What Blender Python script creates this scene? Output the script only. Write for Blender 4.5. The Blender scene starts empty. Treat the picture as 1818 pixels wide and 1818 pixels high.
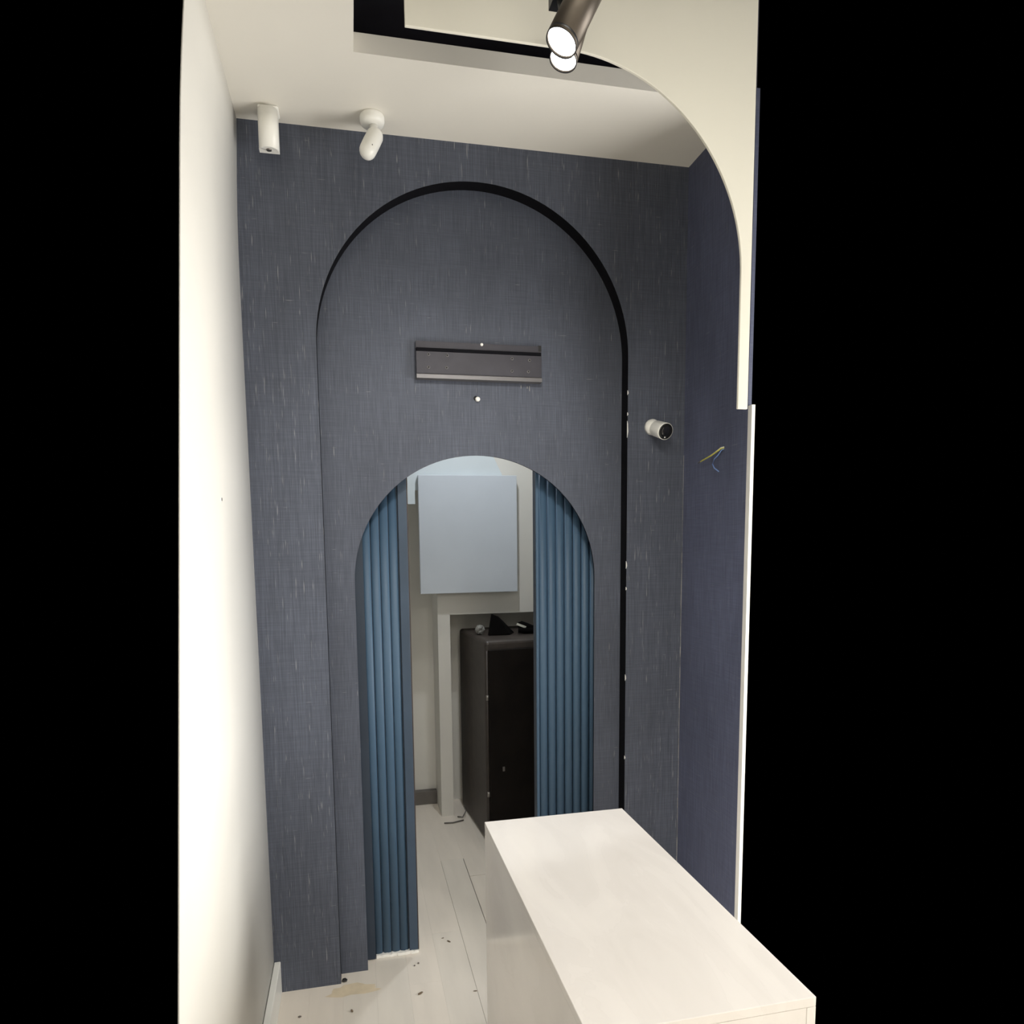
import bpy, bmesh, math, random
from mathutils import Vector, Matrix
random.seed(7)
scene = bpy.context.scene
C = scene.collection
PI = math.pi

# ------------------------------------------------------------------ camera
W = 1818.0
FPX, CX, CY = 1150.277, 857.226, 1084.057          # focal length and principal point, pixels
YAW, PITCH, ROLL = 0.197963, -0.10289, -0.0141362
EYE = Vector((0, 0, 1.6))
_f = Vector((math.sin(YAW)*math.cos(PITCH), math.cos(YAW)*math.cos(PITCH), math.sin(PITCH)))
_r = Vector((math.cos(YAW), -math.sin(YAW), 0)); _u = _r.cross(_f)
_r2 = _r*math.cos(ROLL) + _u*math.sin(ROLL); _u2 = -_r*math.sin(ROLL) + _u*math.cos(ROLL)
cam = bpy.data.cameras.new('camera'); camo = bpy.data.objects.new('camera', cam); C.objects.link(camo)
cam.sensor_fit = 'HORIZONTAL'; cam.sensor_width = 36.0
cam.lens = FPX/W*36.0
cam.shift_x = (W/2-CX)/W; cam.shift_y = (CY-W/2)/W
cam.clip_start = 0.02
m = Matrix.Identity(4)
for i in range(3):
    m[i][0] = _r2[i]; m[i][1] = _u2[i]; m[i][2] = -_f[i]; m[i][3] = EYE[i]
camo.matrix_world = m
scene.camera = camo

def ray(x, y): return _f*FPX + _r2*(x-CX) - _u2*(y-CY)
def onz(x, y, z): d = ray(x, y); return EYE + d*((z-EYE.z)/d.z)
def ony(x, y, Y): d = ray(x, y); return EYE + d*(Y/d.y)
def onx(x, y, X): d = ray(x, y); return EYE + d*(X/d.x)

# ------------------------------------------------------------------ world, lights, exposure
w = bpy.data.worlds.new('world'); scene.world = w; w.use_nodes = True
w.node_tree.nodes['Background'].inputs[0].default_value = (0, 0, 0, 1)
w.node_tree.nodes['Background'].inputs[1].default_value = 0.0
scene.view_settings.view_transform = 'Standard'
scene.view_settings.look = 'None'
scene.view_settings.gamma = 1.0
scene.view_settings.use_curve_mapping = False
scene.view_settings.exposure = 0.05

def area_light(name, loc, aim, size, power, col, shape='DISK', size_y=None, spread=PI):
    l = bpy.data.lights.new(name, 'AREA'); l.shape = shape; l.size = size
    if size_y: l.size_y = size_y
    l.energy = power; l.color = col; l.spread = spread
    o = bpy.data.objects.new(name, l); C.objects.link(o); o.location = loc
    o.rotation_euler = (Vector(aim)-Vector(loc)).to_track_quat('-Z', 'Y').to_euler()
    return o
WARM = (1.0, 0.96, 0.88)
# unseen fill lights added in the front room ceiling, behind the photographer
FILL_DOWN = ((0.42, 0.25), (-0.05, -0.75), (0.95, -0.75))
for dx, dy in FILL_DOWN:
    area_light('fill_glow', (dx, dy, 2.925), (dx, dy, 0), 0.40, 8.5, WARM)
# daylight from the shopfront window to the right of the counter
area_light('shopfront_daylight', (2.44, 0.95, 1.22), (0.0, 0.95, 1.22), 1.5, 88, (1.0, 0.98, 0.94), 'RECTANGLE', 1.7)

# ------------------------------------------------------------------ materials
def mat(name, col, rough=0.5, metal=0.0, var=0.0, scale=8.0, bump=0.0, bscale=60.0, stretch=(1,1,1), spec=0.5, detail=4):
    M = bpy.data.materials.new(name); M.use_nodes = True
    nt = M.node_tree; b = nt.nodes['Principled BSDF']
    b.inputs['Roughness'].default_value = rough; b.inputs['Metallic'].default_value = metal
    b.inputs['Specular IOR Level'].default_value = spec
    tc = nt.nodes.new('ShaderNodeTexCoord'); mp = nt.nodes.new('ShaderNodeMapping')
    mp.inputs['Scale'].default_value = stretch
    nt.links.new(tc.outputs['Object'], mp.inputs['Vector'])
    n = nt.nodes.new('ShaderNodeTexNoise'); n.inputs['Scale'].default_value = scale; n.inputs['Detail'].default_value = detail
    nt.links.new(mp.outputs[0], n.inputs['Vector'])
    r = nt.nodes.new('ShaderNodeValToRGB')
    lo = [max(0, c*(1-var)) for c in col]; hi = [min(1, c*(1+var)) for c in col]
    r.color_ramp.elements[0].position = 0.3; r.color_ramp.elements[1].position = 0.7
    r.color_ramp.elements[0].color = (*lo, 1); r.color_ramp.elements[1].color = (*hi, 1)
    nt.links.new(n.outputs['Fac'], r.inputs[0]); nt.links.new(r.outputs[0], b.inputs['Base Color'])
    if bump:
        n2 = nt.nodes.new('ShaderNodeTexNoise'); n2.inputs['Scale'].default_value = bscale; n2.inputs['Detail'].default_value = 3
        nt.links.new(mp.outputs[0], n2.inputs['Vector'])
        bp = nt.nodes.new('ShaderNodeBump'); bp.inputs['Strength'].default_value = bump; bp.inputs['Distance'].default_value = 0.002
        nt.links.new(n2.outputs['Fac'], bp.inputs['Height']); nt.links.new(bp.outputs[0], b.inputs['Normal'])
    return M

def wallpaper(name, base, thread):
    """dark linen-look vinyl wallpaper: woven ground with pale slub threads"""
    M = bpy.data.materials.new(name); M.use_nodes = True
    nt = M.node_tree; N = nt.nodes; Lk = nt.links; b = N['Principled BSDF']
    b.inputs['Roughness'].default_value = 0.62; b.inputs['Specular IOR Level'].default_value = 0.35
    tc = N.new('ShaderNodeTexCoord')
    def noise(sc, scale, detail=2, off=(0,0,0)):
        mp = N.new('ShaderNodeMapping'); mp.inputs['Scale'].default_value = sc; mp.inputs['Location'].default_value = off
        Lk.new(tc.outputs['Object'], mp.inputs['Vector'])
        n = N.new('ShaderNodeTexNoise'); n.inputs['Scale'].default_value = scale; n.inputs['Detail'].default_value = detail
        Lk.new(mp.outputs[0], n.inputs['Vector']); return n.outputs['Fac']
    def ramp(src, p0, p1, c0, c1):
        r = N.new('ShaderNodeValToRGB'); r.color_ramp.elements[0].position = p0; r.color_ramp.elements[1].position = p1
        r.color_ramp.elements[0].color = (*c0, 1); r.color_ramp.elements[1].color = (*c1, 1)
        Lk.new(src, r.inputs[0]); return r.outputs[0]
    def mix(fac, a, c, mode='MIX'):
        x = N.new('ShaderNodeMix'); x.data_type = 'RGBA'; x.blend_type = mode
        if isinstance(fac, float): x.inputs[0].default_value = fac
        else: Lk.new(fac, x.inputs[0])
        Lk.new(a, x.inputs[6]) if not isinstance(a, tuple) else setattr(x.inputs[6], 'default_value', (*a, 1))
        Lk.new(c, x.inputs[7]) if not isinstance(c, tuple) else setattr(x.inputs[7], 'default_value', (*c, 1))
        return x.outputs[2]
    g = ramp(noise((1, 1, 0.35), 5, 3), 0.3, 0.7, tuple(c*0.88 for c in base), tuple(c*1.12 for c in base))
    warp = noise((420, 420, 9), 1.0, 2)                       # vertical yarns
    weft = noise((9, 9, 420), 1.0, 2, (3, 7, 2))              # horizontal yarns
    g2 = mix(0.45, g, ramp(warp, 0.35, 0.65, (0.62,)*3, (1.38,)*3), 'MULTIPLY')
    g3 = mix(0.25, g2, ramp(weft, 0.35, 0.65, (0.70,)*3, (1.30,)*3), 'MULTIPLY')
    slub = ramp(noise((330, 330, 14), 1.0, 1, (1.3, 4.1, 9.7)), 0.70, 0.80, (0,)*3, (0.6,)*3)
    g4 = mix(slub, g3, thread)
    slub2 = ramp(noise((17, 17, 330), 1.0, 1, (8.3, 2.1, 5.7)), 0.745, 0.80, (0,)*3, (0.5,)*3)
    g5 = mix(slub2, g4, thread)
    Lk.new(g5, b.inputs['Base Color'])
    ad = N.new('ShaderNodeMath'); ad.operation = 'ADD'; Lk.new(warp, ad.inputs[0]); Lk.new(weft, ad.inputs[1])
    bp = N.new('ShaderNodeBump'); bp.inputs['Strength'].default_value = 0.25; bp.inputs['Distance'].default_value = 0.001
    Lk.new(ad.outputs[0], bp.inputs['Height']); Lk.new(bp.outputs[0], b.inputs['Normal'])
    return M

def marble(name):
    M = bpy.data.materials.new(name); M.use_nodes = True
    nt = M.node_tree; N = nt.nodes; Lk = nt.links; b = N['Principled BSDF']
    b.inputs['Roughness'].default_value = 0.16
    tc = N.new('ShaderNodeTexCoord'); mp = N.new('ShaderNodeMapping'); mp.inputs['Scale'].default_value = (3.2, 1.1, 1.6)
    mp.inputs['Rotation'].default_value = (0, 0, 0.5)
    Lk.new(tc.outputs['Object'], mp.inputs['Vector'])
    n = N.new('ShaderNodeTexNoise'); n.inputs['Scale'].default_value = 2.0; n.inputs['Detail'].default_value = 8; n.inputs['Distortion'].default_value = 1.2
    Lk.new(mp.outputs[0], n.inputs['Vector'])
    r = N.new('ShaderNodeValToRGB'); e = r.color_ramp.elements
    e[0].position = 0.25; e[0].color = (0.74, 0.70, 0.66, 1); e[1].position = 0.75; e[1].color = (0.84, 0.80, 0.755, 1)
    v = r.color_ramp.elements.new(0.496); v.color = (0.79, 0.75, 0.71, 1)
    v = r.color_ramp.elements.new(0.503); v.color = (0.775, 0.735, 0.695, 1)
    v = r.color_ramp.elements.new(0.512); v.color = (0.80, 0.76, 0.72, 1)
    Lk.new(n.outputs['Fac'], r.inputs[0]); Lk.new(r.outputs[0], b.inputs['Base Color'])
    return M

def emit(name, col, s):
    M = bpy.data.materials.new(name); M.use_nodes = True
    b = M.node_tree.nodes['Principled BSDF']
    b.inputs['Base Color'].default_value = (*col, 1)
    b.inputs['Emission Color'].default_value = (*col, 1); b.inputs['Emission Strength'].default_value = s
    return M

M = {}
M['white_wall'] = mat('white_wall', (0.78, 0.765, 0.72), 0.6, var=0.02, scale=3, bump=0.06, bscale=90)
M['ceiling'] = mat('ceiling_paint', (0.80, 0.77, 0.70), 0.65, var=0.02, scale=3, bump=0.05, bscale=80)
M['panel_white'] = mat('panel_white', (0.76, 0.737, 0.645), 0.5, var=0.015, scale=2)
M['black_void'] = mat('black_plenum_paint', (0.05, 0.046, 0.06), 0.9, var=0.1)
M['paper'] = wallpaper('navy_linen_wallpaper', (0.077, 0.0865, 0.115), (0.36, 0.36, 0.37))
M['paper_right'] = wallpaper('navy_linen_wallpaper_brightened', (0.092, 0.102, 0.158), (0.2, 0.2, 0.22))  # same wallpaper, with the bluish bounce light painted into its base colour
M['step'] = mat('painted_shade_black', (0.007, 0.007, 0.009), 0.8, var=0.1, spec=0.05)  # near-black colour holds the shadow of the arch reveals and rail gap
M['flute'] = mat('blue_fluted_panel', (0.053, 0.106, 0.175), 0.5, var=0.12, scale=6, stretch=(1, 1, 0.15))
M['flute_strip'] = mat('blue_edge_strip', (0.036, 0.060, 0.096), 0.5, var=0.1)
M['flute_dark'] = mat('dark_blue_panel', (0.022, 0.034, 0.055), 0.5, var=0.1)
M['trim_brown'] = mat('brown_edge_band', (0.045, 0.034, 0.032), 0.5, var=0.1)
M['marble'] = marble('cream_marble')
M['plank'] = mat('pale_plank', (0.76, 0.70, 0.62), 0.30, var=0.05, scale=5, stretch=(3, 0.5, 1), bump=0.03, bscale=40)
M['plank_b'] = mat('pale_plank_grey', (0.73, 0.68, 0.605), 0.30, var=0.05, scale=5, stretch=(3, 0.5, 1), bump=0.03, bscale=40)
M['grout'] = mat('dark_joint', (0.16, 0.14, 0.12), 0.9, var=0.1)
M['base_white'] = mat('baseboard_white', (0.84, 0.84, 0.80), 0.35, var=0.02)
M['base_grey'] = mat('baseboard_grey', (0.13, 0.12, 0.11), 0.6, var=0.1)
M['far_wall'] = mat('far_room_paint', (0.66, 0.645, 0.60), 0.7, var=0.03, scale=4)
M['board'] = mat('white_board', (0.56, 0.605, 0.66), 0.5, var=0.015)
M['sheet'] = mat('pale_blue_sheet', (0.62, 0.68, 0.71), 0.5, var=0.02)
M['grey_board'] = mat('grey_backing', (0.36, 0.345, 0.32), 0.8, var=0.1)
M['safe'] = mat('dark_brown_leatherette', (0.042, 0.033, 0.028), 0.5, var=0.25, scale=14, bump=0.15, bscale=140)
M['safe_door'] = mat('black_brown_door', (0.007, 0.005, 0.004), 0.6, var=0.3, scale=10, spec=0.15)
M['steel'] = mat('worn_steel', (0.30, 0.28, 0.26), 0.35, 0.9, var=0.1)
M['rail'] = mat('dark_grey_metal', (0.038, 0.036, 0.047), 0.6, 0.0, var=0.12, scale=20)
M['rail_lip'] = mat('pale_metal_edge', (0.15, 0.145, 0.15), 0.45, 0.3, var=0.1)
M['black'] = mat('black_plastic', (0.010, 0.010, 0.011), 0.4, var=0.1)
M['bronze'] = mat('dark_bronze_metal', (0.090, 0.075, 0.060), 0.42, 0.6, var=0.08)
M['glassy'] = mat('dark_lens_glass', (0.015, 0.015, 0.018), 0.08, var=0.05)
M['white_pl'] = mat('white_plastic', (0.88, 0.87, 0.82), 0.35, var=0.015)
M['plug'] = mat('white_plug', (0.85, 0.84, 0.80), 0.5, var=0.02)
M['yellow'] = mat('yellow_green_wire', (0.55, 0.52, 0.10), 0.5, var=0.3, scale=60)
M['white_wire'] = mat('white_wire', (0.72, 0.72, 0.62), 0.5, var=0.05)
M['blue_wire'] = mat('blue_wire', (0.17, 0.28, 0.58), 0.5, var=0.05)
M['cloth'] = mat('black_cloth', (0.004, 0.0035, 0.0035), 0.95, var=0.2, spec=0.05)
M['maroon'] = mat('maroon_cloth', (0.045, 0.016, 0.016), 0.8, var=0.2)
M['wrap'] = mat('grey_wrapper', (0.20, 0.20, 0.185), 0.5, var=0.3, scale=30)
M['crumb'] = mat('brown_crumb', (0.16, 0.12, 0.08), 0.9, var=0.3)
M['stain'] = mat('yellow_glue_stain', (0.70, 0.60, 0.44), 0.3, var=0.1, scale=20)
M['seam'] = mat('seam_paper', (0.30, 0.29, 0.27), 0.8, var=0.5, scale=6, stretch=(1, 1, 2.5))
M['glass'] = mat('window_glass', (0.9, 0.95, 0.95), 0.02); M['glass'].node_tree.nodes['Principled BSDF'].inputs['Transmission Weight'].default_value = 1.0
M['led'] = emit('led_white', (1.0, 0.98, 0.95), 30.0)
M['led2'] = emit('led_soft', (1.0, 0.97, 0.93), 8.0)

# ------------------------------------------------------------------ mesh helpers
def B(): return bmesh.new()
def box(bm, x0, x1, y0, y1, z0, z1, mi=0):
    v = [bm.verts.new((x, y, z)) for z in (z0, z1) for y in (y0, y1) for x in (x0, x1)]
    for q in ((0,2,3,1), (4,5,7,6), (0,1,5,4), (2,6,7,3), (0,4,6,2), (1,3,7,5)):
        bm.faces.new([v[i] for i in q]).material_index = mi
    return v
def prism_xz(bm, pts, y0, y1, side=None):
    """outline in (x,z) extruded from y0 to y1; side(i) gives the material of the edge face i"""
    a = [bm.verts.new((x, y0, z)) for x, z in pts]; b = [bm.verts.new((x, y1, z)) for x, z in pts]
    bm.faces.new(a); bm.faces.new(b[::-1]); n = len(pts)
    for i in range(n):
        j = (i+1) % n
        fc = bm.faces.new((a[j], a[i], b[i], b[j]))
        if side: fc.material_index = side(i)
def lathe(bm, prof, n=24, mtx=None, cap=True, mi=None):
    """profile of (r, z) revolved about z, then moved by mtx"""
    rings = []
    for r, z in prof:
        if r < 1e-6: rings.append([bm.verts.new((0, 0, z))])
        else: rings.append([bm.verts.new((r*math.cos(2*PI*k/n), r*math.sin(2*PI*k/n), z)) for k in range(n)])
    fs = []
    for a, b in zip(rings, rings[1:]):
        for k in range(n):
            l = (k+1) % n
            if len(a) == 1 and len(b) == 1: continue
            if len(a) == 1: f = bm.faces.new((a[0], b[l], b[k]))
            elif len(b) == 1: f = bm.faces.new((a[k], a[l], b[0]))
            else: f = bm.faces.new((a[k], a[l], b[l], b[k]))
            f.smooth = True; fs.append(f)
    if cap:
        for rg in (rings[0], rings[-1]):
            if len(rg) > 1: bm.faces.new(rg if rg is rings[-1] else rg[::-1])
    if mtx is not None:
        bmesh.ops.transform(bm, matrix=mtx, verts=[v for rg in rings for v in rg])
def tube(bm, pts, r, n=8):
    pts = [Vector(p) for p in pts]; rings = []
    for i, p in enumerate(pts):
        d = (pts[min(i+1, len(pts)-1)] - pts[max(i-1, 0)]).normalized()
        q = d.to_track_quat('Z', 'Y'); rr = r[i] if isinstance(r, (list, tuple)) else r
        rings.append([bm.verts.new(p + q @ Vector((rr*math.cos(2*PI*k/n), rr*math.sin(2*PI*k/n), 0))) for k in range(n)])
    for a, b in zip(rings, rings[1:]):
        for k in range(n):
            f = bm.faces.new((a[k], a[(k+1)%n], b[(k+1)%n], b[k])); f.smooth = True
    bm.faces.new(rings[0][::-1]); bm.faces.new(rings[-1])
def axis_mtx(loc, direction):
    return Matrix.Translation(Vector(loc)) @ Vector(direction).to_track_quat('Z', 'Y').to_matrix().to_4x4()
def obj(name, bm, mats, parent=None, bevel=0.0, label=None, segs=2):
    bmesh.ops.recalc_face_normals(bm, faces=bm.faces)
    me = bpy.data.meshes.new(name); bm.to_mesh(me); bm.free()
    for k in (mats if isinstance(mats, (list, tuple)) else [mats]): me.materials.append(M[k])
    o = bpy.data.objects.new(name, me); C.objects.link(o)
    if parent:
        o.parent = parent; o.matrix_parent_inverse = Matrix.Translation(-parent.location)
    if bevel:
        bv = o.modifiers.new('bevel', 'BEVEL'); bv.width = bevel; bv.segments = segs; bv.limit_method = 'ANGLE'
    if label: o['label'] = label
    return o
def tag(o, label, cat, group=None):
    o['label'] = label; o['category'] = cat
    if group: o['group'] = group
    return o
def thing(name, label, cat, loc=(0,0,0), group=None):
    o = bpy.data.objects.new(name, None); C.objects.link(o); o.location = loc; o.empty_display_size = 0.05
    return tag(o, label, cat, group)
def struct(o, label, cat):
    o['kind'] = 'structure'; return tag(o, label, cat)
def root(name, loc=(0,0,0)):
    o = bpy.data.objects.new(name, None); C.objects.link(o); o.location = loc; o.empty_display_size = 0.05; return o

# ------------------------------------------------------------------ room dimensions (metres)
XL, XR = -0.318, 1.240        # left and right wall of the front room
YB, YR = 2.289, 2.345         # navy wall, front layer and recessed layer
YD = 2.352                    # back of the recessed layer
ZC = 2.940                    # ceiling
YH = 1.944                    # far edge of the ceiling opening

# ------------------------------------------------------------------ floor
fl = struct(root('floor'), 'pale beige plank floor with thin dark joints running through both rooms', 'floor')
bm = B(); box(bm, XL-0.05, 1.25, -1.6, 4.05, -0.06, -0.0045); obj('subfloor', bm, 'grout', fl)
PW, PL = 0.1180, 1.22
xs0 = 0.508 - 8*PW
meshes = {}
def plank(x0, x1, y0, y1, mk):
    key = (round(x1-x0, 4), round(y1-y0, 4), mk)
    if key not in meshes:
        bm = B(); box(bm, 0, x1-x0, 0, y1-y0, -0.0046, 0)
        me = bpy.data.meshes.new('plank'); bmesh.ops.recalc_face_normals(bm, faces=bm.faces); bm.to_mesh(me); bm.free(); me.materials.append(M[mk]); meshes[key] = me
    o = bpy.data.objects.new('plank', meshes[key]); C.objects.link(o); o.parent = fl; o.location = (x0, y0, 0)
ends = {}
i = -1
while True:
    x0 = xs0 + i*PW; x1 = x0 + PW
    if x0 > 1.24: break
    a, b = max(x0, XL-0.05)+0.0001, min(x1, 1.25)-0.0001
    off = {7: 3.13, 8: 2.945, 6: 3.13-0.61}.get(i, 2.0 + ((i*0.437) % 1.0)*PL)
    y = off - PL*6
    while y < 4.05:
        y0, y1 = max(y, -1.6)+0.0001, min(y+PL, 4.05)-0.0001
        if y1 - y0 > 0.01 and b-a > 0.005:
            aa, bb = a, b; yy0 = y0
            if i == 7 and y0 < 3.0 < y1: bb -= 0.0030; aa += 0.0010     # the opened joints that show dark in the doorway
            if i == 8 and y0 > 2.9 and y0 < 3.0: yy0 += 0.0022
            plank(aa, bb, yy0, y1, 'plank' if (i*7+int(y*3)) % 3 else 'plank_b')
        y += PL
    i += 1

# ------------------------------------------------------------------ left wall (slightly bowed near the ceiling) and baseboard
def left_x(z): return XL - 0.004 + (0.016*((z-2.45)/0.49)**2 if z > 2.45 else 0.0)
bm = B(); prev = None
zs = [0, 0.6, 1.2, 1.8, 2.2, 2.45, 2.55, 2.65, 2.75, 2.85, ZC+0.05]
TH = 0.0
for z in zs:
    y_end = 1.145 + (z-0.791)*0.2455            # as far towards the viewer as the photograph shows the wall
    a = bm.verts.new((left_x(min(z, ZC)), y_end, z)); c = bm.verts.new((left_x(min(z, ZC)), YD, z))
    if prev: f = bm.faces.new((prev[0], prev[1], c, a)); f.smooth = True
    prev = (a, c)
wl = obj('wall_left', bm, 'white_wall')
so = wl.modifiers.new('thick', 'SOLIDIFY'); so.thickness = 0.004; so.offset = -1.0 if wl.data.polygons[0].normal.x > 0 else 1.0
struct(wl, 'white plastered wall on the left with a small chipped screw hole', 'wall')
bm = B(); box(bm, XL-0.003, -0.299, 1.45, YB-0.001, 0, 0.120)
bb = obj('baseboard_left', bm, 'base_white', bevel=0.003)
struct(bb, 'white baseboard along the foot of the left white wall', 'baseboard')

# ------------------------------------------------------------------ navy wall: front layer with tall arch, recessed layer with door arch
wb = struct(root('wall_back', (0.46, YB, 0)), 'navy linen wallpapered wall with a tall recessed arch and an arched doorway', 'wall')
def arch_outline(x0, x1, ztop, cx, r, zs, n=56):
    pts = [(x0, 0), (x0, ztop), (x1, ztop), (x1, 0), (cx+r, 0), (cx+r, zs)]
    pts += [(cx+r*math.cos(PI*k/n), zs+r*math.sin(PI*k/n)) for k in range(1, n)]
    pts += [(cx-r, zs), (cx-r, 0)]
    return pts
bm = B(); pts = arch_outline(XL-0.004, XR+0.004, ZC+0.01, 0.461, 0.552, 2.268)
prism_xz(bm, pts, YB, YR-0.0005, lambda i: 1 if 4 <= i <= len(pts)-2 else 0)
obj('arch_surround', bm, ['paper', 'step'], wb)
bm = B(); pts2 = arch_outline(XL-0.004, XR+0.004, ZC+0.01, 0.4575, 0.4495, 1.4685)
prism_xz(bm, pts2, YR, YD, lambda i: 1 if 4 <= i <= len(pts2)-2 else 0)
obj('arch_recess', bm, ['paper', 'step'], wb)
# chipped paint along the right arch edge
for (px, py, h) in ((1114.5, 762, .030), (1113.5, 1003, .014), (1111, 1203, .012), (1115.5, 697, .008), (1112.5, 1045, .006), (1107, 1345, .007), (1114, 735, .006)):
    p = ony(px, py, YB); bm = B()
    x = 1.0128
    v = [bm.verts.new(q) for q in ((x-.0006, YB-.0006, p.z-h), (x+.0028, YB-.0006, p.z-h*.3), (x+.0016, YB-.0006, p.z+h*.6), (x-.0006, YB-.0006, p.z+h),
                                   (x-.0006, YB+.004, p.z-h), (x-.0006, YB+.004, p.z+h))]
    bm.faces.new(v[:4]); bm.faces.new((v[0], v[3], v[5], v[4]))
    obj('plaster_chip', bm, 'plug', wb)

# ------------------------------------------------------------------ right wall: wallpaper, then white plaster
wr = struct(root('wall_right', (XR, 2.0, 0)), 'right side wall, navy wallpaper giving way to a strip of white plaster', 'wall')
bm = B(); box(bm, XR, XR+0.012, 1.888, YB, 0, ZC+0.01); obj('navy_wallpaper', bm, 'paper_right', wr)
bm = B(); box(bm, XR+0.0005, XR+0.012, 1.868, 1.8878, 0, 2.02); obj('white_plaster', bm, 'white_wall', wr)
bm = B(); ys = YB-0.0008
for k in range(40):
    z0 = 0.30+k*0.0405; wd = random.choice((.0012, .0018, .0026, .0022)); 
    if k > 30: wd *= 0.6
    box(bm, XR-wd, XR-0.0002, ys-0.001, ys, z0, z0+0.0405)
t1 = obj('trim_1', bm, 'seam'); struct(t1, 'thin pale frayed seam where the two navy walls meet', 'trim')

# ------------------------------------------------------------------ ceiling with rectangular opening, black space above
bm = B()
box(bm, XL-0.02, XR+0.012, YH, YD, ZC, 2.991)
box(bm, XL-0.02, 0.0515, -1.6, YH, ZC, 2.991)
box(bm, 0.0515, XR+0.012, -1.6, 0.62, ZC, 2.991)
ce = obj('ceiling', bm, 'ceiling'); struct(ce, 'cream painted ceiling board with a rectangular opening', 'ceiling')
bm = B()
box(bm, XL-0.02, XR+0.032, 0.4, YD, 3.40, 3.42)
box(bm, XL-0.02, XR+0.032, YD-0.02, YD, 2.9915, 3.40)
box(bm, XL-0.02, XL, 0.4, YD-0.02, 2.9915, 3.40)
box(bm, XR+0.012, XR+0.032, 1.935, YD-0.02, ZC, 3.40)
cu = obj('ceiling_upper', bm, 'black_void'); struct(cu, 'black painted space above the ceiling opening', 'ceiling')

# ------------------------------------------------------------------ hanging arch panel
YP = 1.5
pts = [(0.1495, 3.39), (0.1495, 2.700), (0.507, 2.700)]
n = 40; r = 0.45; cx = 0.507; cz = 2.250
pts += [(cx+r*math.sin(PI/2*k/n), cz+r*math.cos(PI/2*k/n)) for k in range(1, n+1)]
pts += [(0.957, 1.926), (0.984, 1.926), (0.984, 3.39)]
bm = B(); prism_xz(bm, pts, YP, YP+0.007)
ap = tag(obj('arch_panel', bm, 'panel_white', bevel=0.0012), 'large cream panel with a quarter-arch cut-out hanging from the ceiling opening', 'panel')

# ------------------------------------------------------------------ marble counter
HC = 0.785; c0 = onz(860, 1460, HC); c1 = onz(1104, 1434, HC)
cx0, cx1, cy1, cy0 = c0.x+0.001, c1.x-0.001, (c0.y+c1.y)/2, 0.945
co = thing('counter', 'low cream marble reception counter in front of the doorway', 'counter', ((cx0+cx1)/2, (cy0+cy1)/2, 0))
T = 0.018
bm = B(); box(bm, cx0, cx1, cy0, cy1, HC-T, HC); obj('countertop', bm, 'marble', co, bevel=0.0012)
bm = B(); box(bm, cx0+.0005, cx0+T, cy0, cy1-.0005, 0, HC-T-.0006); obj('side_panel', bm, 'marble', co)
bm = B(); box(bm, cx1-T, cx1-.0005, cy0, cy1-.0005, 0, HC-T-.0006); obj('side_panel', bm, 'marble', co)
bm = B(); box(bm, cx0+T+.0003, cx1-T-.0003, cy1-T, cy1-.0005, 0, HC-T-.0006); obj('end_panel', bm, 'marble', co)
bm = B(); box(bm, cx0+T+.0003, cx1-T-.0003, cy0+.0005, cy0+T, 0, HC-T-.0006); obj('end_panel', bm, 'marble', co)

# ------------------------------------------------------------------ fluted sliding door leaves
def flute_mesh(r, h, dep, n=9):
    bm = B()
    ring = [(r*math.cos(PI*k/n), -r*dep*math.sin(PI*k/n)) for k in range(n+1)]
    lo = [bm.verts.new((x, y, 0)) for x, y in ring]; hi = [bm.verts.new((x, y, h)) for x, y in ring]
    for k in range(n):
        f = bm.faces.new((lo[k], lo[k+1], hi[k+1], hi[k])); f.smooth = True
    bm.faces.new(hi); bm.faces.new(lo[::-1]); bm.faces.new((lo[0], hi[0], hi[n], lo[n]))
    bmesh.ops.recalc_face_normals(bm, faces=bm.faces)
    me = bpy.data.meshes.new('flute'); bm.to_mesh(me); bm.free(); me.materials.append(M['flute']); return me
def leaf(label, x0, x1, y, pitch, first, count, dep, h=2.02, z0=0.012):
    t = thing('sliding_door_leaf', label, 'door', ((x0+x1)/2, y+0.03, 0), 'sliding doors')
    bm = B(); box(bm, x0, x1, y+0.012, y+0.045, z0, h); obj('door_board', bm, 'flute_dark', t)
    me = flute_mesh(pitch*0.48, h-z0, dep)
    for k in range(count):
        o = bpy.data.objects.new('flute', me); C.objects.link(o); o.parent = t
        o.location = Vector((first+pitch*k, y+0.0119, z0)) - t.location
    return t
YL = 2.413
la = leaf('blue fluted sliding door leaf at the left of the doorway', -0.13, 0.2045, YL, 0.0335, -0.116, 9, 0.48)
bm = B(); box(bm, 0.1712, 0.2045, YL-.001, YL+0.0118, 0.012, 2.02); obj('edge_strip', bm, 'flute_strip', la, bevel=.002)
bm = B(); box(bm, 0.2047, 0.2085, YL, YL+0.045, 0.012, 2.02); obj('edge_band', bm, 'trim_brown', la)
bm = B(); box(bm, -0.02, 0.0395, YL-.012, YL-.002, 0.004, 2.02); obj('stop_strip', bm, 'flute_dark', la)
bm = B()
for k in range(22):
    x = 0.042+k*0.0075; box(bm, x, x+0.0075, YL-.004-random.random()*.004, YL+.02, 0.0005, 0.0095+random.random()*0.004)
obj('bottom_edge', bm, 'plug', la, label='ragged white bottom edge')
lb = leaf('blue fluted sliding door leaf at the right of the doorway', 0.6965, 1.02, YL, 0.0345, 0.7255, 8, 0.85)
bm = B(); box(bm, 0.6965, 0.7075, YL+.002, YL+0.0118, 0.012, 2.02); obj('edge_strip', bm, 'flute', lb, bevel=.002)

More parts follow.
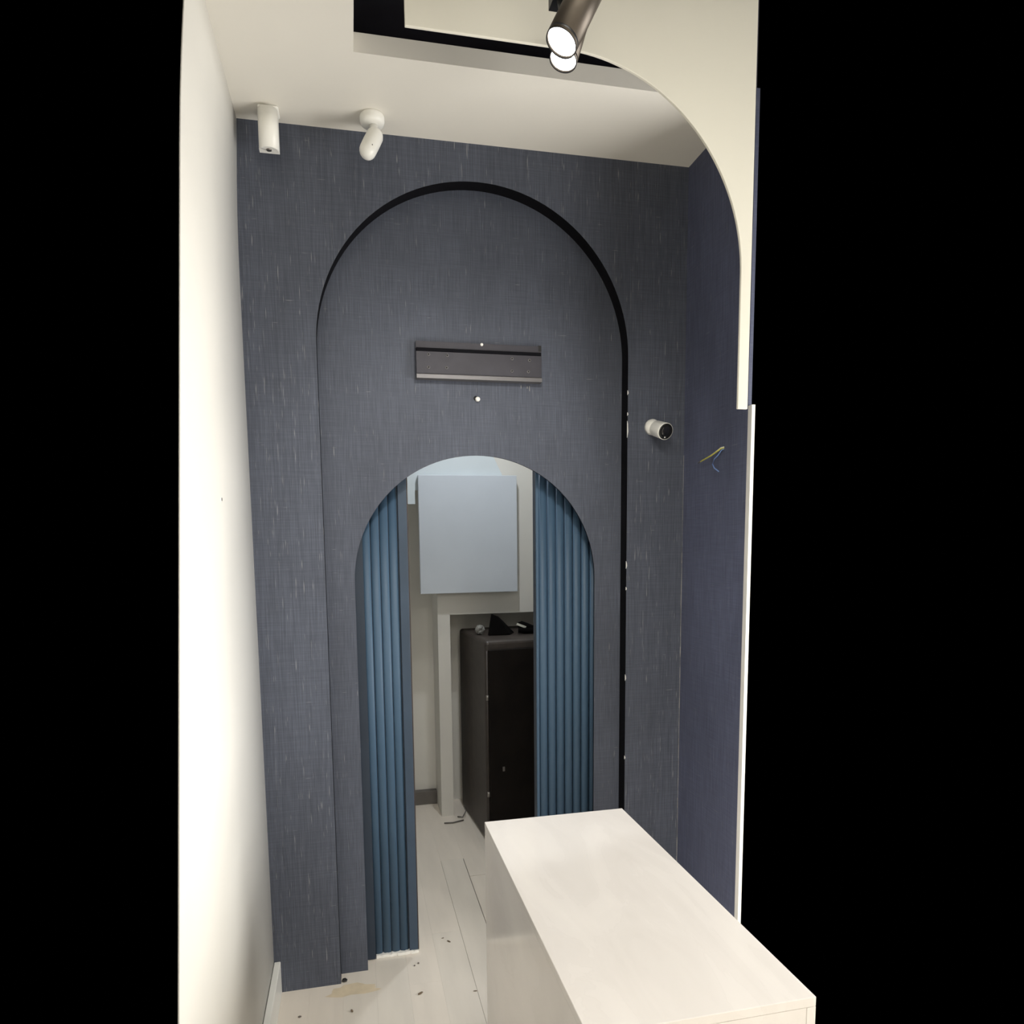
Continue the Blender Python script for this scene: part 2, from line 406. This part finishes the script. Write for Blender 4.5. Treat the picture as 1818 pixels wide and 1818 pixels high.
# ------------------------------------------------------------------ room behind the doorway
bm = B(); box(bm, -0.30, 1.25, 3.90, 3.95, 0, 2.76); box(bm, 0.470, 0.541, 3.66, 3.90, 0, 2.76); box(bm, 0.541, 1.25, 3.66, 3.90, 1.197, 2.76)
wf = obj('wall_far', bm, 'far_wall'); struct(wf, 'off-white far wall of the back room with a pier and a low niche for the safe', 'wall')
bm = B(); box(bm, -0.32, -0.30, YD, 3.95, 0, 2.76); struct(obj('wall_far_left', bm, 'far_wall'), 'left wall of the back room behind the doorway', 'wall')
bm = B(); box(bm, 1.25, 1.27, YD, 3.95, 0, 2.76); struct(obj('wall_far_right', bm, 'far_wall'), 'right wall of the back room behind the doorway', 'wall')
bm = B(); box(bm, -0.32, 1.27, YD, 3.95, 2.76, 2.80); struct(obj('ceiling_far', bm, 'far_wall'), 'ceiling of the back room behind the doorway', 'ceiling')
bm = B(); box(bm, -0.29, 0.469, 3.86, 3.8995, 0, 0.085); struct(obj('baseboard_far', bm, 'base_grey', bevel=.003), 'dark grey skirting at the foot of the far wall', 'baseboard')
p0, p1 = ony(742, 843, 3.60), ony(919, 1050, 3.60)
bm = B(); box(bm, p0.x, p1.x, 3.60, 3.632, p1.z, p0.z)
tag(obj('wall_board', bm, 'board', bevel=.002), 'square white board mounted high on the far wall', 'board')
bm = B(); q = lambda x, z: (x, z)
z0 = ony(730, 895, 3.64).z; xr0 = ony(891, 843, 3.64); xr1 = ony(874, 808, 3.64)
sl = (xr1.x-xr0.x)/(xr1.z-xr0.z)
prism_xz(bm, [(0.15, z0), (0.355, z0), (0.3555, 1.90), (xr0.x, 1.90), (xr0.x, xr0.z), (xr0.x+sl*0.35, xr0.z+0.35), (0.15, xr0.z+0.35)], 3.636, 3.657)
tag(obj('foam_sheet', bm, 'sheet'), 'pale blue-white sheet behind and above the square board', 'sheet')
# back-room ceiling lamp
lp = thing('ceiling_lamp', 'round lamp on the back room ceiling', 'lamp', (0.62, 2.95, 2.76))
bm = B(); lathe(bm, [(0.0, 2.722), (0.05, 2.724), (0.06, 2.735), (0.06, 2.76)], 28, Matrix.Translation((0.62, 2.95, 0))); obj('lamp_body', bm, 'white_pl', lp)
bm = B(); lathe(bm, [(0.0, 2.7205), (0.045, 2.7210), (0.045, 2.7218)], 28, Matrix.Translation((0.62, 2.95, 0))); obj('diffuser', bm, 'led2', lp)
area_light('ceiling_lamp_glow', (0.62, 2.95, 2.715), (0.62, 2.95, 0), 0.09, 10.5, (0.93, 0.97, 1.0)).parent = None

# ------------------------------------------------------------------ safe with clutter on top
sx, sy, rot = 0.662, 3.25, math.radians(5.0)
sf = thing('safe', 'dark brown leather-textured safe standing behind the doorway', 'safe', (sx, sy, 0)); sf.rotation_euler.z = rot
def sobj(name, bm, mt, bevel=0, parent=None, label=None):
    o = obj(name, bm, mt, None, bevel, label, 3); o.parent = parent or sf; return o
SH = 1.098
bm = B(); box(bm, 0, 0.54, 0.0, 0.55, 0.01, SH); sobj('body', bm, 'safe', 0.018)
bm = B(); box(bm, 0.012, 0.52, -0.016, -0.001, 0.03, SH-0.045); dr = sobj('safe_door', bm, 'safe_door', 0.006)
bm = B(); tube(bm, [(0.006, -0.006, 0.06), (0.006, -0.006, SH-0.05)], 0.0045); sobj('hinge_rod', bm, 'safe')
for z in (0.80, 0.28):
    bm = B(); tube(bm, [(0.006, -0.007, z-.014), (0.006, -0.007, z+.014)], 0.0075, 10); sobj('hinge', bm, 'steel')
bm = B(); box(bm, 0.082, 0.094, -0.019, -0.0165, 0.40, 0.425); sobj('keyhole_plate', bm, 'steel', 0.002, dr)
def rumple(cx, cy, z, sx_, sy_, sz_, seed, pw=1.0, n=14, m=8):
    rnd = random.Random(seed); bm = B(); rings = []
    for j in range(m+1):
        ph = PI*j/m; ring = []
        for k in range(n):
            th = 2*PI*k/n; s = 1+rnd.uniform(-.22, .22)*math.sin(ph)
            ring.append(bm.verts.new((cx+sx_*s*math.sin(ph)*math.cos(th), cy+sy_*s*math.sin(ph)*math.sin(th), max(z+0.0005, z+sz_*0.5*(1+(-math.cos(ph))*s)))))
        rings.append(ring)
    for a, b in zip(rings, rings[1:]):
        for k in range(n): bm.faces.new((a[k], a[(k+1)%n], b[(k+1)%n], b[k]))
    return bm
zt = SH
c = onz(882, 1126, SH)
bm = B(); base = [(-.062, -.05), (.065, -.055), (.11, .03), (.06, .075), (-.03, .06)]
top = [(-.034, -.012, .118), (.006, -.018, .104), (.040, .015, .070), (.016, .03, .09), (-.024, .02, .112)]
va = [bm.verts.new((c.x+x, c.y+y, zt+.0008)) for x, y in base]; vb = [bm.verts.new((c.x+x, c.y+y, zt+z)) for x, y, z in top]
bm.faces.new(va[::-1]); bm.faces.new(vb)
for k in range(5): bm.faces.new((va[k], va[(k+1)%5], vb[(k+1)%5], vb[k]))
tag(obj('cloth_pouch', bm, 'cloth', bevel=.006), 'black peaked cloth pouch on top of the safe', 'pouch')
bm = rumple(c.x-.093, c.y+.015, zt, .024, .03, .055, 5)
tag(obj('crumpled_wrapper', bm, 'wrap'), 'crumpled grey wrapper on the safe beside the black pouch', 'wrapper')
tl = thing('hand_tool', 'black hand tool with a cream strip lying on the safe', 'tool', (c.x+.15, c.y, zt))
bm = B(); tube(bm, [(c.x+.122, c.y+.005, zt+.042), (c.x+.14, c.y+.002, zt+.046), (c.x+.17, c.y-.005, zt+.036), (c.x+.215, c.y-.015, zt+.024)], [.018, .024, .022, .017], 10); obj('tool_body', bm, 'cloth', tl)
bm = B(); box(bm, -.028, .028, -.002, .002, -.006, .006); bmesh.ops.transform(bm, matrix=Matrix.Translation((c.x+.135, c.y-.024, zt+.046)) @ Matrix.Rotation(math.radians(22), 4, 'Y'), verts=bm.verts); obj('label_strip', bm, 'white_wire', tl)
bm = B(); tube(bm, [(c.x+.118, c.y-.024, zt+.022), (c.x+.15, c.y-.03, zt+.0185), (c.x+.21, c.y-.03, zt+.017)], .016, 8); obj('handle', bm, 'cloth', tl)
bm = rumple(c.x+.325, c.y, zt, .065, .045, .066, 9)
tag(obj('maroon_cloth', bm, 'maroon'), 'maroon rag on the safe at the door edge', 'rag')
# loose cable ends at the foot of the pier
for pts_ in ([(0.56, 3.63, .004), (0.585, 3.60, .012), (0.61, 3.63, .035), (0.60, 3.645, .06)], [(0.47, 3.56, .004), (0.52, 3.55, .006), (0.585, 3.575, .004)]):
    bm = B(); tube(bm, pts_, .004, 6)
    tag(obj('cable_end', bm, 'base_grey'), ('short grey cable curling up beside the safe foot' if pts_[0][0] > .5 else 'short grey cable lying on the floor before the pier'), 'cable')

# ------------------------------------------------------------------ metal mounting rail on the recessed wall
rl = thing('mounting_rail', 'dark grey metal mounting rail screwed to the wall above the doorway', 'rail', (0.47, YR, 2.24))
x0, x1 = 0.2425, 0.694
bm = B(); box(bm, x0, x1, YR-.018, YR-.0003, 2.2798, 2.303); obj('top_flange', bm, 'rail', rl)
bm = B(); box(bm, x0+.001, x1-.001, YR-.0245, YR-.0045, 2.2685, 2.2795); obj('gap_shade_strip', bm, 'step', rl)  # black bar set forward, painted as the shade in the rail gap
bm = B(); box(bm, x0, x1, YR-.024, YR-.0003, 2.193, 2.2680); obj('face_plate', bm, 'rail', rl, bevel=.001)
bm = B(); v = []
for x in (x0, x1): v.append([bm.verts.new(q) for q in ((x, YR-.0245, 2.1925), (x, YR-.030, 2.189), (x, YR-.030, 2.176), (x, YR-.0005, 2.176), (x, YR-.0005, 2.1925))])
bm.faces.new(v[0]); bm.faces.new(v[1][::-1])
for k in range(5): bm.faces.new((v[0][k], v[0][(k+1)%5], v[1][(k+1)%5], v[1][k]))
obj('bottom_lip', bm, 'rail_lip', rl)
for (px, py) in ((761, 629), (761, 652), (793, 653), (794, 631), (909, 637), (909, 659), (940, 640), (938, 660)):
    p = ony(px, py, YR-.024); bm = B()
    lathe(bm, [(0.0030, 0), (0.0056, 0.0012), (0.0056, 0.0018), (0.0030, 0.0018)], 12, axis_mtx((p.x, YR-.0238, p.z), (0, -1, 0)), cap=False)
    h = obj('screw_hole', bm, 'rail_lip', rl)
    bm = B(); lathe(bm, [(0, 0), (0.0034, 0), (0.0034, 0.0006), (0, 0.0006)], 12, axis_mtx((p.x, YR-.0239, p.z), (0, -1, 0)), cap=False); obj('hole_core', bm, 'black', h)
p = ony(854, 611, YR-.006); bm = B(); lathe(bm, [(0, .004), (.004, .0035), (.0055, .001), (.0055, -.004), (0, -.004)], 14, axis_mtx((p.x, YR-.018, 2.300), (0, -1, 0)), cap=False); obj('screw', bm, 'plug', rl, label='white screw head')
for (px, py) in ((959, 619), ):
    p = ony(px, py, YR); bm = B(); box(bm, x1-.010, x1+.001, YR-.0185, YR-.0005, 2.2850, 2.3060); obj('end_clip', bm, 'black', rl)
wp = thing('wall_plug', 'white wall plug sticking out below the mounting rail', 'plug', (0.458, YR, 2.117))
p = ony(848, 709, YR-.004)
bm = B(); lathe(bm, [(0, .007), (.006, .006), (.0085, .002), (.0085, -.006), (0, -.006)], 16, axis_mtx((p.x, YR-.006, p.z), (0, -1, 0)), cap=False); obj('plug_body', bm, 'plug', wp)
bm = B(); lathe(bm, [(0, .0012), (.008, .0012), (.008, 0), (0, 0)], 16, axis_mtx((p.x-.006, YR-.0001, p.z+.004), (0, -1, 0)), cap=False); obj('drilled_hole', bm, 'black', wp)
# two scuffs under the rail
for (px, py, h) in ((925, 687, .010), (940, 690, .018), (936, 688, .008)):
    p = ony(px, py, YR); bm = B(); box(bm, p.x-.0009, p.x+.0009, YR-.0008, YR, p.z-h/2, p.z+h/2); obj('scuff', bm, 'seam', wb)
# screw hole in the left wall
p = onx(393, 888, left_x(1.7)); hl = thing('wall_hole', 'small chipped screw hole in the left white wall', 'hole', p)
bm = B(); lathe(bm, [(0, .001), (.006, .001), (.008, -.0005), (0, -.0005)], 12, axis_mtx(p, (1, 0, 0)), cap=False); obj('chip_rim', bm, 'plug', hl)
bm = B(); lathe(bm, [(0, .0016), (.0042, .0016), (.0042, 0), (0, 0)], 10, axis_mtx(p+Vector((.0004, 0, .002)), (1, 0, 0)), cap=False); obj('hole_core', bm, 'base_grey', hl)

# ------------------------------------------------------------------ bullet security camera
bc = thing('security_camera', 'small white bullet security camera with a black face on the navy wall', 'security camera', (1.104, YB, 2.03))
pb = ony(1161, 757, YB-.02); pf = ony(1183, 767, YB-.085)
bm = B(); lathe(bm, [(0, .034), (.012, .033), (.022, .026), (.0285, .012), (.029, 0), (0, 0)], 24, axis_mtx((pb.x, YB, pb.z), (0, -1, 0)), cap=False); obj('mount_dome', bm, 'white_pl', bc)
bm = B(); tube(bm, [(pb.x, YB-.025, pb.z), (pb.x+.010, YB-.038, pb.z+.002)], .011, 12); obj('joint', bm, 'white_pl', bc)
ax = Vector((.12, -.94, -.33)).normalized(); pf = ony(1182, 766, YB-.082); bk = pf - ax*.075
hb = None
bm = B(); lathe(bm, [(0, 0), (.020, .002), (.0285, .012), (.0300, .066), (.0300, .074), (.0280, .0745)], 28, axis_mtx(bk, ax), cap=False); obj('housing', bm, 'white_pl', bc)
bm = B(); lathe(bm, [(.0281, .070), (.0281, .0742), (.0180, .0730), (0, .0730)], 28, axis_mtx(bk, ax), cap=False); fc = obj('face_ring', bm, 'black', bc)
bm = B(); lathe(bm, [(.016, .0732), (.013, .0752), (0, .0762)], 24, axis_mtx(bk, ax), cap=False); obj('lens', bm, 'glassy', fc)
s = bk + ax*.0742 + Vector((-.003, 0, -.0210)); bm = B(); lathe(bm, [(0, .001), (.0026, .0006), (.0026, -.001), (0, -.001)], 10, axis_mtx(s, ax), cap=False); obj('indicator', bm, 'white_pl', fc)

# ------------------------------------------------------------------ wires from the right wall
wi = thing('loose_wires', 'bare yellow, white and blue wires poking out of the right navy wall', 'wires', onx(1285, 793, XR))
q0 = onx(1286, 793, XR); e0 = onx(1241, 822, XR-.012); 
def onxs(px, py, d): return onx(px, py, XR-d)
bm = B(); tube(bm, [q0+Vector((.004, 0, 0)), onxs(1280, 795, .008), onxs(1270, 803, .014), onxs(1256, 813, .016)], .0020, 7); obj('white_wire', bm, 'white_wire', wi)
bm = B(); tube(bm, [q0+Vector((.004, 0, -.003)), onxs(1279, 797, .010), onxs(1264, 808, .018), onxs(1248, 817, .018), onxs(1243, 820, .014)], .0024, 7); obj('earth_wire', bm, 'yellow', wi)
bm = B(); tube(bm, [onxs(1244, 819.5, .0145), onxs(1240, 821.5, .012)], .0026, 7); obj('wire_tip', bm, 'steel', wi)
bm = B(); tube(bm, [q0+Vector((.004, 0, -.006)), onxs(1281, 799, .006), onxs(1275, 808, .012), onxs(1268, 815, .014), onxs(1265, 824, .014), onxs(1268, 831, .014), onxs(1276, 837, .012)], .0019, 7); obj('blue_wire', bm, 'blue_wire', wi)

# ------------------------------------------------------------------ ceiling sensors
s1 = thing('motion_sensor', 'white cylindrical sensor on the ceiling nearest the left wall', 'sensor', (-0.203, 2.225, ZC), 'ceiling sensors')
YS = 2.215
a, b_ = ony(460, 268, YS), ony(496, 270, YS); xm = (a.x+b_.x)/2; rr = (b_.x-a.x)/2; zb = (a.z+b_.z)/2
bm = B(); box(bm, xm-.029, xm+.033, YS-.012, YS+.045, ZC-.010, ZC); obj('mount_plate', bm, 'white_pl', s1, bevel=.005)
bm = B()   # half-round body: curved front, flat back, cut-away foot
n = 14; ring = [(-rr*math.cos(PI*k/n), -rr*0.85*math.sin(PI*k/n)) for k in range(n+1)] + [(rr, .018), (-rr, .018)]
lo = [bm.verts.new((xm+x, YS+y, zb+(.004 if y > -.2*rr else 0))) for x, y in ring]; hi = [bm.verts.new((xm+x, YS+y, ZC-.0105)) for x, y in ring]
L_ = len(ring)
for k in range(L_):
    f = bm.faces.new((lo[k], lo[(k+1)%L_], hi[(k+1)%L_], hi[k])); f.smooth = k < n
bm.faces.new(hi); bm.faces.new(lo[::-1]); obj('sensor_body', bm, 'white_pl', s1)
bm = B(); lathe(bm, [(0, -.001), (.008, -.001), (.008, .001), (0, .001)], 16, Matrix.Translation((xm, YS-.008, zb)), cap=False); obj('lens', bm, 'steel', s1)
s2 = thing('motion_sensor', 'white capsule sensor tilted on a round ceiling mount right of the cylindrical one', 'sensor', (0.111, 2.21, ZC), 'ceiling sensors')
YS = 2.205; mc = ony(661, 224, YS)
bm = B(); lathe(bm, [(0, 2.912), (.030, 2.912), (.0365, 2.917), (.0385, 2.924), (.0385, 2.936), (.037, ZC), (0, ZC)], 26, Matrix.Translation((mc.x, YS, 0)), cap=False); obj('mount_disc', bm, 'white_pl', s2)
t0 = ony(665, 243, YS-.012); t2 = ony(653, 267, YS-.028)
bm = B(); tube(bm, [(mc.x+.004, YS, 2.913), tuple(t0+Vector((0, .006, .004)))], .013, 12); obj('swivel', bm, 'white_pl', s2)
d = (t2-t0); L0 = d.length
prof = [(0, -.022), (.012, -.021), (.0225, -.014), (.0262, -.004), (.0268, L0*.5), (.0262, L0)] + [(.0262*math.cos(PI/2*k/7), L0+.0262*math.sin(PI/2*k/7)) for k in range(1, 7)] + [(0, L0+.0262)]
bm = B(); lathe(bm, prof, 24, axis_mtx(t0, d), cap=False); hd = obj('sensor_head', bm, 'white_pl', s2)
pt = ony(661, 257, YS-.05); bm = B(); lathe(bm, [(0, .001), (.0018, .001), (.0018, -.004), (0, -.004)], 8, axis_mtx(pt, (0, -1, -.2)), cap=False); obj('indicator', bm, 'base_grey', hd)

# ------------------------------------------------------------------ track spotlights
te = ony(987, 14, 1.405); TX, TZ = te.x, te.z
tr = thing('lighting_track', 'black lighting track hung inside the ceiling opening', 'track', (TX, 0.9, TZ))
bm = B(); box(bm, TX-.016, TX+.016, 0.66, 1.405, TZ-.008, TZ+.022); obj('track_bar', bm, 'black', tr)
for y in (0.75, 1.38):
    bm = B(); tube(bm, [(TX, y, TZ+.022), (TX, y, 3.40)], .005, 8); obj('hanger_rod', bm, 'black', tr)
def spot(label, lens, axis, R, L, arm, power, aim, glow, cone=math.radians(95)):
    """lens: centre of the lit face; axis: from the lens up along the body"""
    axis = Vector(axis).normalized(); lens = Vector(lens)
    t = thing('track_spotlight', label, 'spotlight', lens, 'track spotlights')
    bm = B(); lathe(bm, [(R*.88, .004), (R*.93, -.001), (R, -.001), (R, L*.985), (R*.96, L), (0, L)], 36, axis_mtx(lens, axis), cap=False); obj('lamp_body', bm, 'bronze', t)
    bm = B(); lathe(bm, [(R*.93, -.0015), (R*.99, -.0025), (R*1.005, .005), (R*1.001, .006)], 36, axis_mtx(lens, axis), cap=False); obj('bezel', bm, 'black', t)
    bm = B(); lathe(bm, [(0, -.0005), (R*.60, -.0002), (R*.93, .0016)], 36, axis_mtx(lens, axis), cap=False); obj('lens', bm, glow, t)
    bm = B(); tube(bm, arm, .010, 10); obj('yoke_arm', bm, 'black', t)
    l = bpy.data.lights.new('spot_glow', 'SPOT'); l.energy = power; l.color = (1.0, 0.965, 0.90); l.spot_size = cone; l.spot_blend = 0.85; l.shadow_soft_size = R*.7
    o = bpy.data.objects.new('spot_glow', l); C.objects.link(o); o.location = lens - axis*.012
    o.rotation_euler = (Vector(aim)-o.location).to_track_quat('-Z', 'Y').to_euler()
    return t
l1 = ony(997, 75, 1.16)
spot('lit bronze cylinder spotlight pointing down left, nearest in the photo', l1, (.43, .00, .82), .0290, .125,
     [l1+Vector((.042, 0, .095)), l1+Vector((.050, .012, .15)), (TX, 1.172, TZ-.009)], 1.5, (-0.32, 1.9, 1.4), 'led')
l2 = ony(1000, 106, 1.36)
spot('smaller lit spotlight showing just below the nearest one', l2, (.30, .05, .9), .0290, .10,
     [l2+Vector((.022, .004, .06)), (TX+.004, 1.368, TZ-.03), (TX, 1.37, TZ-.009)], 24, (0.42, 2.345, 1.45), 'led', math.radians(95))

# ------------------------------------------------------------------ fixtures of the added ceiling fill lights behind the viewer
for (dx, dy), nm in zip(FILL_DOWN, ('added round fill light in the ceiling closest to the opening', 'added round fill light at the rear left of the ceiling', 'added round fill light at the rear right of the ceiling')):
    t = thing('fill_downlight', nm, 'fill_downlight', (dx, dy, ZC), 'added fill lights')
    bm = B(); lathe(bm, [(.200, ZC-.008), (.225, ZC-.008), (.230, ZC), (.200, ZC)], 32, Matrix.Translation((dx, dy, 0)), cap=False); obj('trim_ring', bm, 'white_pl', t)
    bm = B(); lathe(bm, [(0, ZC-.004), (.200, ZC-.004), (.200, ZC-.001)], 32, Matrix.Translation((dx, dy, 0)), cap=False); obj('diffuser', bm, 'led2', t)
# walls of the front room behind the viewer
bm = B(); box(bm, XL-.02, XR+.02, -1.62, -1.6, 0, ZC); struct(obj('wall_rear', bm, 'white_wall'), 'white wall at the rear of the front room', 'wall')
bm = B(); box(bm, XL-.02, XL, -1.6, 0.45, 0, ZC); struct(obj('wall_left_rear', bm, 'white_wall'), 'white left wall beside the viewer', 'wall')
bm = B(); box(bm, XR, XR+.02, -1.6, -0.45, 0, ZC); struct(obj('wall_right_rear', bm, 'white_wall'), 'white right wall beside the viewer', 'wall')

# side bay with the shopfront window, right of the viewer
bm = B(); box(bm, 1.2505, 2.60, -0.5, 1.40, -0.06, 0); struct(obj('floor_bay', bm, 'plank'), 'floor of the window bay right of the counter', 'floor')
wn = struct(root('window_1', (2.48, 0.95, 0.32)), 'shopfront window in the bay right of the counter', 'window')
for (a0, a1, b0, b1) in ((.08, 1.82, .22, .32), (.08, 1.82, 2.08, 2.18), (.08, .18, .32, 2.08), (1.72, 1.82, .32, 2.08), (.93, .97, .32, 2.08)):
    bm = B(); box(bm, 2.46, 2.52, a0, a1, b0, b1); obj('window_frame', bm, 'black', wn)
for (a0, a1) in ((.181, .929), (.971, 1.719)):
    bm = B(); box(bm, 2.485, 2.491, a0, a1, .3205, 2.0795); obj('pane', bm, 'glass', wn)

# ------------------------------------------------------------------ small debris and stain on the floor
def crumb(px, py, sx_, sy_, sz_, rz, label, mk='crumb', seed=1):
    p = onz(px, py, 0); bm = rumple(0, 0, 0, sx_, sy_, sz_, seed, n=8, m=5)
    o = obj('floor_crumb', bm, mk); o.location = (p.x, p.y, 0.0003); o.rotation_euler.z = rz
    tag(o, label, 'debris', 'crumbs on the floor')
crumb(746, 1765, .012, .004, .006, .5, 'brown splinter on the floor in front of the fluted door leaf', seed=2)
crumb(625, 1796, .004, .007, .006, .3, 'brown crumb on the floor in front of the arch foot', seed=3)
crumb(532, 1806, .006, .004, .004, .1, 'dull crumb on the floor nearest the left baseboard', 'grout', 4)
crumb(844, 1760, .008, .002, .003, -.1, 'thin dark sliver on the floor beside the counter', seed=5)
crumb(797, 1672, .010, .003, .004, -.9, 'curled brown shaving on the floor in the doorway', seed=6)
crumb(786, 1666, .006, .002, .003, .2, 'tiny brown shaving beside the curled one in the doorway', seed=8)
crumb(743, 1711, .004, .004, .005, 0, 'grey crumb by the bottom corner of the left door leaf', 'grout', 9)
crumb(736, 1715, .003, .004, .004, 0, 'smaller grey crumb by the bottom corner of the left door leaf', 'grout', 10)
p = onz(612, 1740, 0.006); bm = rumple(0, 0, 0, .010, .008, .012, 11, n=10, m=6)
o = obj('rubber_stub', bm, 'black'); o.location = (p.x, p.y, .0003); tag(o, 'small black stub on the floor at the foot of the navy wall step', 'stub')
# dried glue stain: thin uneven film
bm = B(); cst = onz(628, 1757, 0); rnd = random.Random(4); vs = []
for k in range(26):
    th = 2*PI*k/26; s = 1+rnd.uniform(-.25, .25); vs.append(bm.verts.new((cst.x+.095*s*math.cos(th), min(YB-.002, cst.y+.030*s*math.sin(th)), .0004)))
bm.faces.new(vs)
for py in ((600, 1768),):
    pass
tag(obj('glue_stain', bm, 'stain'), 'dried yellowish glue stain on the floor at the foot of the navy wall', 'stain')
